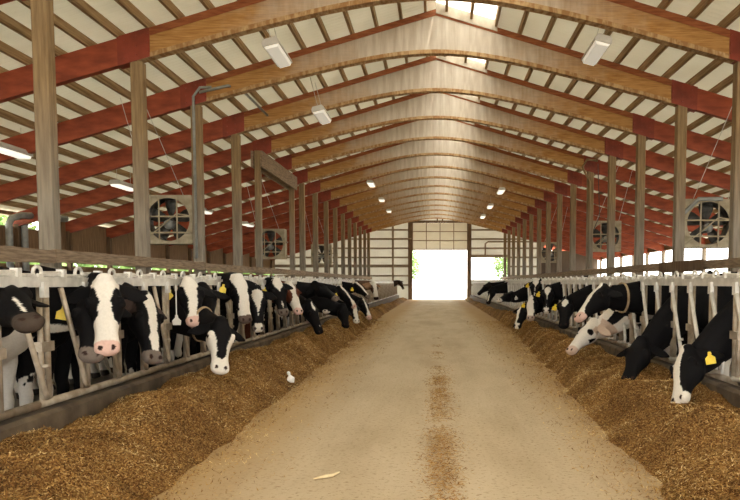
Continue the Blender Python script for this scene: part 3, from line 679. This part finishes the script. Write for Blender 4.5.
COWS = [
 # side, poll, muzzle, stall, face normal, coat, label, tags, collar, voxel
 (-1, (-2.86, 4.84, 1.29), (-2.45, 4.48, 1.08), -1, (.3, -.5, .9), D0(blaze=[(0, .0), (.08, .03), (.16, .035), (.24, 0)], muzzle=(.06, .045, .035), legs=.62), 'black cow with a small white forehead mark at the left edge of the picture', '', False, .012),
 (-1, (-2.63, 5.66, 1.21), (-2.49, 5.33, .78), 0, (.42, -.9, .15), D0(muzzle=GREY, cheek=-.21, legs=.66), 'mostly hidden black cow with a yellow tag, behind the pink-nosed white-faced cow', 'l', False, .013),
 (-1, (-2.50, 5.59, 1.31), (-2.39, 5.35, .80), 1, (.36, -.93, .15), D0(white=1, muzzle=PINK, cov=1.3, pu=.078, pt=.28, jaw=0), 'cow facing us with a broad white face, black eye patches and pink nose', '', False, .0105),
 (-1, (-2.45, 6.30, 1.17), (-2.30, 6.09, .66), 2, (1, -.6, .3), D0(blaze=[(-.05, .0), (.02, .05), (.12, .066), (.3, .045), (.55, .030), (.8, .030), (.9, .024), (.95, 0)], muzzle=GREY, earc=(.06, .04, .035)), 'black cow with a tapering white blaze and dark muzzle beside the pink-nosed cow', '', False, .0105),
 (-1, (-2.62, 7.87, 1.32), (-2.44, 7.52, .89), 5, (.45, -.9, .3), D0(blaze=[(-.1, .095), (.1, .085), (.25, .062), (.5, .040), (.75, .045), (.88, .08), (1, .08)], muzzle=PINK), 'black cow with a white forehead and pink nose, yellow tag in its ear', 'l', False, .012),
 (-1, (-2.15, 7.43, .91), (-2.06, 7.08, .46), 4, (.55, -.9, .2), D0(sides=[(-.1, .2), (.1, .14), (.3, .085), (.55, .05), (.75, .04), (.82, .0), (1, 0)], muzzle=WHITE), 'cow wearing a tan collar, black face with white cheeks, eating at the pile', '', True, .012),
 (-1, (-2.62, 8.30, 1.26), (-2.45, 7.95, .86), 6, (.3, -.95, .15), D0(muzzle=GREY), 'black-faced cow with a yellow ear tag half hidden behind the collared cow', 'l', False, .014),
 (-1, (-2.50, 9.46, 1.35), (-2.38, 9.34, .80), 7, (.62, -.8, .2), D0(blaze=[(-.1, .09), (.1, .095), (.3, .070), (.5, .066), (.75, .075), (.9, .09), (1, .09)], muzzle=(.12, .085, .07), deep=.03), 'cow with a wide white blaze and dark nose, standing past the collared cow', 'l', False, .012),
 (-1, (-2.45, 10.14, 1.20), (-2.40, 10.0, .66), 8, (.4, -1, .2), D0(blaze=[(0, .0), (.05, .07), (.15, .08), (.3, .05), (.5, .01), (.7, 0)], muzzle=GREY, tip=1), 'black cow with a white wedge on its forehead and white nose tip', 'l', False, .013),
 (-1, (-2.20, 13.0, .95), (-1.97, 12.95, .36), 14, (.9, -.6, .3), D0(blaze=[(-.02, .0), (.02, .03), (.2, .03), (.3, 0)], muzzle=BLACK), 'big black cow with its head lowered to the feed, thin white forehead streak', 'l', False, .013),
 (-1, (-2.55, 11.89, 1.32), (-2.39, 11.69, .81), 11, (.5, -1, .3), D0(blaze=[(-.1, .05), (.05, .085), (.18, .065), (.3, .01), (.36, 0)], muzzle=GREY), 'black cow with a white diamond on its forehead and a grey nose', 'l', False, .014),
 (-1, (-2.55, 12.95, 1.27), (-2.33, 12.72, .79), 13, (.7, -.8, .5), D0(white=1, pu=.075, pt=.25, dark=(.10, .028, .014), muzzle=PINK), 'cow with a red-brown eye patch, white forehead and pink nose', 'l', False, .013),
 (-1, (-2.40, 14.83, 1.30), (-1.94, 14.67, 1.01), 15, (.3, -.4, 1), D0(muzzle=GREY), 'black cow holding its head out level above the lowered black cow', '', False, .015),
 (-1, (-2.50, 16.25, 1.15), (-2.35, 15.97, .68), 18, (.4, -1, .2), D0(blaze=[(.1, 0), (.3, .04), (.6, .05), (.8, .07), (1, .09)], muzzle=WHITE), 'black cow with a white-tipped snout deep in the left line of cows', '', False, .016),
 (-1, (-2.20, 17.17, 1.19), (-1.84, 17.19, .75), 19, (.8, -.45, .8), D0(blaze=[(-.1, .03), (.2, .032), (.6, .035), (.85, .08), (1, .08)], muzzle=PINK, cheek=-.17), 'black cow in profile with a slim white blaze and white jaw', 'l', False, .015),
 (-1, (-2.00, 16.09, .80), (-1.89, 15.71, .39), 17, (.6, -.9, .2), D0(muzzle=BLACK), 'black cow with its muzzle buried in feed below the white-jawed cow', '', False, .016),
 (-1, (-2.10, 18.73, .80), (-1.95, 18.44, .33), 22, (.6, -.9, .2), D0(blaze=[(0, .03), (.4, .06), (.9, .06), (1, .06)], muzzle=WHITE), 'feeding cow with a white snout past the white-jawed cow', '', False, .017),
 (-1, (-1.95, 19.78, .85), (-1.72, 19.59, .35), 24, (.8, -.7, .4), D0(blaze=[(0, .01), (.4, .02), (.8, .05), (1, .06)], muzzle=PINK), 'black cow feeding with a pink muzzle near the end of the left cows', '', False, .017),
 (-1, (-2.30, 21.59, 1.28), (-1.91, 21.41, .90), 27, (.6, -.5, .9), D0(blaze=[(-.1, .05), (.2, .045), (.6, .03), (1, .03)], muzzle=GREY), 'black cow with a white blaze and yellow tag far along on the left', 'l', False, .018),
 (-1, (-2.10, 25.12, 1.28), (-1.98, 24.95, .72), 33, (.5, -1, .2), D0(white=1, pu=.06, dark=(.10, .06, .04), muzzle=(.03, .02, .02), earc=TAN), 'brown and white cow with a tan ear, last of the close group on the left', '', False, .018),
 (-1, (-2.35, 48.40, 1.39), (-2.09, 48.35, .87), 71, (.5, -1, .3), D0(muzzle=GREY, dark=(.05, .03, .02)), 'lone dark cow at the far end of the left headlocks by the doorway', '', False, .022),
 (1, (2.20, 6.54, .70), (2.00, 6.16, .30), 0, (-.85, -.45, .25), D0(blaze=[(-.1, .05), (.1, .055), (.4, .05), (.7, .055), (.85, .09), (1, .09)], muzzle=WHITE, off=-.035, deep=.02), 'black cow with a white-striped face and yellow tag eating nearest on the right', 'r', False, .0105),
 (1, (2.20, 7.96, .68), (1.97, 7.59, .30), 3, (-.5, -.7, .6), D0(muzzle=BLACK), 'all-black cow with its head down in the feed on the right', '', False, .011),
 (1, (2.15, 10.20, .77), (1.76, 9.98, .36), 6, (-.6, -.35, .9), D0(allwhite=1, muzzle=(.60, .46, .38), neck=.75, cov=-.2, earc=(.55, .42, .33)), 'white-headed cow with black spots bending to the feed', '', False, .011),
 (1, (2.02, 9.10, 1.25), (1.69, 8.85, .92), 5, (-.9, -.25, .8), D0(blaze=[(-.1, .045), (.1, .055), (.4, .045), (.7, .05), (.88, .09), (1, .09)], muzzle=(.62, .42, .36)), 'black cow in profile with a white blaze, head raised above the white-headed cow', '', True, .011),
 (1, (2.20, 12.53, 1.03), (2.09, 12.18, .59), 10, (-.4, -1, .2), D0(blaze=[(.05, 0), (.12, .045), (.2, .055), (.3, .03), (.36, 0)], muzzle=BLACK, tip=0), 'black cow with a white star and a low yellow tag, beside the profile cow', 'l', False, .013),
 (1, (2.30, 15.22, 1.20), (2.22, 14.93, .72), 15, (-.3, -1, .2), D0(blaze=[(.0, 0), (.06, .06), (.2, .055), (.36, .02), (.45, 0)], muzzle=BLACK, tip=1), 'black cow with a tall white forehead patch facing us, middle of the right group', 'l', False, .014),
 (1, (2.45, 18.17, 1.35), (2.37, 17.93, .85), 20, (-.2, -1, .3), D0(blaze=[(-.1, .08), (.1, .075), (.25, .03), (.35, 0)], muzzle=BLACK), 'tall black cow with a white wedge on its poll, behind the white-faced cow', 'l', False, .016),
 (1, (2.05, 15.82, .98), (1.96, 15.45, .55), 16, (-.4, -1, .2), D0(blaze=[(-.1, .03), (.1, .06), (.3, .075), (.6, .09), (1, .09)], muzzle=(.4, .3, .26), off=-.02), 'white-faced cow with black cheeks in the right group', 'l', False, .014),
 (1, (1.95, 16.40, .79), (1.75, 16.12, .35), 17, (-.5, -.9, .2), D0(blaze=[(0, .02), (.3, .03), (.8, .04), (1, .05)], off=-.06, muzzle=BLACK, tip=1), 'black cow with white-edged face eating farthest into the lane on the right', '', False, .015),
 (1, (2.10, 20.75, 1.03), (1.70, 20.40, .84), 25, (-.5, -.4, .9), D0(muzzle=WHITE), 'black cow stretching a pale muzzle toward the lane on the right', 'R', False, .017),
 (1, (1.95, 27.63, 1.28), (1.55, 27.6, .90), 37, (-.5, -.5, .9), D0(muzzle=BLACK), 'farthest black cow on the right, looking across the lane', '', False, .019),
 (1, (1.98, 26.28, 1.10), (1.81, 26.2, .58), 35, (-.6, -.7, .4), D0(blaze=[(.3, 0), (.6, .03), (1, .03)], muzzle=BLACK), 'far black cow lowering its head beside the farthest cow on the right', '', False, .019),
]
for i, (s, P, Mz, stall, hint, coat, label, tags, collar, vox) in enumerate(COWS):
    cow(i, s, P, Mz, stall, hint, coat, label, tags, collar, vox, seed=3)
# small tag hanging from a headlock chain
b = MB(); c = Vector((-2.66, 7.58, .90))
sh = [(-.012, .06), (.012, .06), (.016, .03), (.046, .0), (.04, -.045), (-.04, -.045), (-.046, .0), (-.016, .03)]
b.add([(c.x + p[0], c.y + w_, c.z + p[1]) for w_ in (-.004, .004) for p in sh], [tuple(range(8)), tuple(range(15, 7, -1))] + [(i, i + 8, (i + 1) % 8 + 8, (i + 1) % 8) for i in range(8)])
b.tube([(c.x, c.y, c.z + .05), (c.x, c.y, ZT)], .006, 5); tag(b.build('stall_tag', 'tag_white'), 'white teardrop tag hanging from the left headlocks beside a blazed cow', 'tag')

# ------------------------------------------------------------------ feed
def feed_edge(s, y):
    e = {-1: 1.60 + .017 * y, 1: 1.18 + .045 * min(y, 22) + .008 * max(y - 22, 0)}[s]
    return min(e, 2.12) + .10 * noise.noise((y * .9, s * 5, 0)) + .05 * noise.noise((y * 3.1, s * 9, 0))
def feed_height(s, x, y):
    """x = distance from the lane centre"""
    e = feed_edge(s, y); X = X_LOCK[s] - .09; q = (x - e) / (X - e)
    if q <= 0: return max(-.03, .25 * q * (X - e)) - .001
    hgt = (.35 if s < 0 else .30) * (1 + .25 * noise.noise((y * .7, 3.3 * s, 1)))
    if y > 20: hgt *= max(.45, 1 - (y - 20) / 40)
    prof = math.sin(min(q / .62, 1) * PI / 2) ** 1.15
    if q > .62: prof *= 1 - (.22 if s < 0 else .12) * ((q - .62) / .38)
    lump = .11 * noise.noise((x * 2.2, y * 1.8, s)) + .05 * noise.noise((x * 6, y * 5, s + 3)) + .015 * noise.noise((x * 15, y * 14, s + 7))
    return hgt * prof + lump * min(1, q * 4)
def feed(s, name, label):
    vs = []; fs = []; ys = []; y = 2.2
    while y < Y_END - 1: ys.append(y); y += .022 + .0045 * max(0, y - 3)
    nx = 90; x0 = 1.05; x1 = X_LOCK[s] - .085
    for y in ys:
        for i in range(nx + 1):
            x = x0 + (x1 - x0) * i / nx; vs.append((s * x, y, feed_height(s, x, y)))
    for j in range(len(ys) - 1):
        for i in range(nx):
            a = j * (nx + 1) + i; q = (a, a + 1, a + nx + 2, a + nx + 1); fs.append(q if s > 0 else q[::-1])
    nb = len(fs); chips = [0.0] * len(vs)
    r = random.Random(11 + s)
    def chip(x, y, z, L, w):
        a = r.uniform(0, 2 * PI); el = r.gauss(0, .45); ax = Vector((math.cos(a) * math.cos(el), math.sin(a) * math.cos(el), math.sin(el)))
        sd = ax.cross(Vector((r.gauss(0, .4), r.gauss(0, .4), 1))).normalized(); up = sd.cross(ax)
        c = Vector((s * x, y, z + .008)); o = len(vs); cv = max(0, min(1, r.random() ** 1.2 + .55 * noise.noise((x * 2.6, y * 2.0, 5 + s)) - .04))
        for p in (c - ax * L / 2 - sd * w / 2, c - ax * L / 2 + sd * w / 2, c + ax * L / 2 + up * .004, c + up * w * .45): vs.append(tuple(p)); chips.append(cv)
        fs.extend([(o, o + 1, o + 3), (o + 1, o + 2, o + 3), (o + 2, o, o + 3), (o, o + 2, o + 1)])
    for _ in range(85000):
        y = 2.8 + 22 * r.random() ** 1.8; x = r.uniform(.95, x1 - .02); z = feed_height(s, x, y)
        if z < 0.0:
            if r.random() > .03 + .75 * math.exp(-6.5 * max(0, feed_edge(s, y) - x)): continue
            z = 0
        k = 1 + max(0, y - 5) * .045
        chip(x, y, z, r.uniform(.012, .045) * k, r.uniform(.003, .008) * k)
    me = bpy.data.meshes.new(name); me.from_pydata(vs, [], fs); me.materials.append(M['silage']); me.materials.append(M['silage_chip'])
    mi = np.ones(len(fs), np.int32); mi[:nb] = 0; me.polygons.foreach_set('material_index', mi)
    sm = np.zeros(len(fs), bool); sm[:nb] = True; me.polygons.foreach_set('use_smooth', sm)
    at = me.attributes.new('chip', 'FLOAT', 'POINT'); at.data.foreach_set('value', np.array(chips, np.float32)); me.update()
    return tag(link(name, me), label, 'feed', None, 'stuff')
feed(-1, 'silage_feed', 'heaped golden-brown silage along the cows left of the lane')
feed(1, 'silage_feed', 'heaped golden-brown silage along the cows right of the lane')
# dropped feed down the middle of the lane
vs = []; fs = []; chips = []; r = random.Random(5)
for _ in range(15000):
    y = 2.8 + 16 * r.random() ** 1.7
    den = noise.noise((y * 1.3, 2.2, 0)) + .55 * noise.noise((y * 3.5, 7.2, 0))
    keep = .9 + den * 1.0 - max(0, (y - 5.2)) * .10
    if r.random() > keep: continue
    x = .045 + r.gauss(0, .075) + .05 * noise.noise((y * 2, 0, 0)); a = r.uniform(0, 2 * PI); L = r.uniform(.012, .04) * (1 + max(0, y - 5) * .05); w = r.uniform(.003, .008)
    z = .003 + .03 * max(0, 1 - abs(x - .05) / .16) * r.random() * max(0, min(1, keep)); el = r.gauss(0, .25)
    ax = Vector((math.cos(a) * math.cos(el), math.sin(a) * math.cos(el), math.sin(el))); sd = ax.cross(Vector((0, 0, 1))).normalized()
    c = Vector((x, y, z + abs(math.sin(el)) * L / 2)); o = len(vs); cv = r.random() * .75
    for p in (c - ax * L / 2 - sd * w / 2, c - ax * L / 2 + sd * w / 2, c + ax * L / 2, c + Vector((0, 0, w * .5))): vs.append(tuple(p)); chips.append(cv)
    fs += [(o, o + 1, o + 3), (o + 1, o + 2, o + 3), (o + 2, o, o + 3), (o, o + 2, o + 1)]
me = bpy.data.meshes.new('spilled_feed'); me.from_pydata(vs, [], fs); me.materials.append(M['silage_chip'])
at = me.attributes.new('chip', 'FLOAT', 'POINT'); at.data.foreach_set('value', np.array(chips, np.float32))
tag(link('spilled_feed', me), 'trail of dark spilled feed down the middle of the lane', 'feed', None, 'stuff')

# small litter
b = MB(); z0 = max(0, feed_height(-1, 1.81, 9.13)) - .004
b.loft([[(-1.81 + q * math.cos(a) + dx, 9.13 + q * .6 * math.sin(a), z0 + z) for a in [2 * PI * i / 8 for i in range(8)]] for z, q, dx in ((0, .03, .02), (.03, .052, .0), (.06, .045, .01), (.085, .022, .0), (.10, .018, -.015), (.12, .024, -.02), (.14, .010, -.02))])
tag(b.build('paper_scrap', 'white_scrap'), 'small crumpled white scrap at the edge of the left feed', 'scrap')
b = MB(); b.tube([(-.80, 4.76, .012), (-.73, 4.80, .018), (-.69, 4.84, .014), (-.65, 4.92, .014)], [.004, .011, .011, .005], 7)
tag(b.build('corn_stalk', 'straw_pale'), 'pale piece of stalk lying on the bare dusty lane', 'stalk')

# ------------------------------------------------------------------ outside: trees past the far doorway
def tree(x, y, h, rad, label, seed):
    r = random.Random(seed); root = empty('tree', (x, y, -.05))
    b = MB(); b.tube([(0, 0, 0), (.1, 0, h * .3), (.0, .1, h * .6), (.1, 0, h * .85)], [.25, .2, .13, .05], 8)
    for i in range(6):
        a = r.uniform(0, 6.28); b.tube([(0, 0, h * (.35 + .07 * i)), (math.cos(a) * rad * .6, math.sin(a) * rad * .6, h * (.5 + .07 * i))], [.09, .03], 6)
    b.build('trunk', 'bark', root)
    b = MB()
    for _ in range(2600):
        a, e, q = r.uniform(0, 6.28), math.asin(r.uniform(-1, 1)), r.random() ** .4
        p = Vector((math.cos(a) * math.cos(e) * rad * q, math.sin(a) * math.cos(e) * rad * q, h * .62 + math.sin(e) * h * .40 * q))
        p += Vector(noise.noise_vector(p * .8)) * .5; q1 = Vector((r.gauss(0, 1), r.gauss(0, 1), r.gauss(0, 1))).normalized(); q2 = q1.orthogonal().normalized(); l = r.uniform(.12, .22)
        b.add([p - q1 * l, p + q2 * l * .5, p + q1 * l, p - q2 * l * .5], [(0, 1, 2, 3)])
    b.build('foliage', 'leaf_green', root); return tag(root, label, 'tree', 'trees outside the far gable')
b = MB(); r = random.Random(21)
for _ in range(15000):
    p = Vector((-19 + r.gauss(0, .8), r.uniform(6, 100), 4.6 * r.random() ** .8)); p.z *= .85 + .25 * noise.noise((p.y * .35, 0, 0))
    q1 = Vector((r.gauss(0, 1), r.gauss(0, 1), r.gauss(0, 1))).normalized(); q2 = q1.orthogonal().normalized(); l = r.uniform(.2, .36)
    b.add([p - q1 * l, p + q2 * l * .5, p + q1 * l, p - q2 * l * .5], [(0, 1, 2, 3)])
tag(b.build('hedge', 'leaf_green'), 'pale green hedge outside, seen through the gap in the left wall', 'hedge', None, 'stuff')
tree(-3.6, 84, 5.2, 1.8, 'pale green tree outside, by the left jamb of the far doorway', 1)
tree(8.6, 82, 5.5, 2.4, 'green tree outside, seen through the small opening right of the doorway', 2)
tree(11.5, 90, 6.0, 2.6, 'pale green tree outside beyond the right edge of the small opening', 3)

# ------------------------------------------------------------------ light: overcast-bright sky, a sun outside, exposure for the interior
w = bpy.data.worlds.new('sky'); SC.world = w; w.use_nodes = True
bg = w.node_tree.nodes['Background']; bg.inputs[0].default_value = (1.0, .972, .92, 1); bg.inputs[1].default_value = 5.9
su = bpy.data.lights.new('sun', 'SUN'); su.energy = 9; su.angle = .05; su.color = (1, .93, .8); so = bpy.data.objects.new('sun', su); COL.objects.link(so)
so.rotation_euler = (math.radians(28), math.radians(12), 0)
try:
    SC.cycles.use_denoising = True
    SC.cycles.max_bounces = 10; SC.cycles.diffuse_bounces = 7; SC.cycles.transmission_bounces = 4; SC.cycles.sample_clamp_indirect = 8
except Exception: pass
vs_ = SC.view_settings; vs_.view_transform = 'Standard'; vs_.look = 'None'; vs_.gamma = 1; vs_.use_curve_mapping = False; vs_.exposure = 0.0

# ------------------------------------------------------------------ camera
cd = bpy.data.cameras.new('camera'); cam = bpy.data.objects.new('camera', cd); COL.objects.link(cam); SC.camera = cam
cam.location = (0, 0, EYE); cam.rotation_euler = (math.radians(90) - .065, 0, 0)
cd.sensor_width = 36; cd.lens = 36; cd.clip_end = 400
cd.shift_x = -(436 - 370) / 740
cd.shift_y = ((282.6 - 250) + 740 * math.tan(.065)) / 740
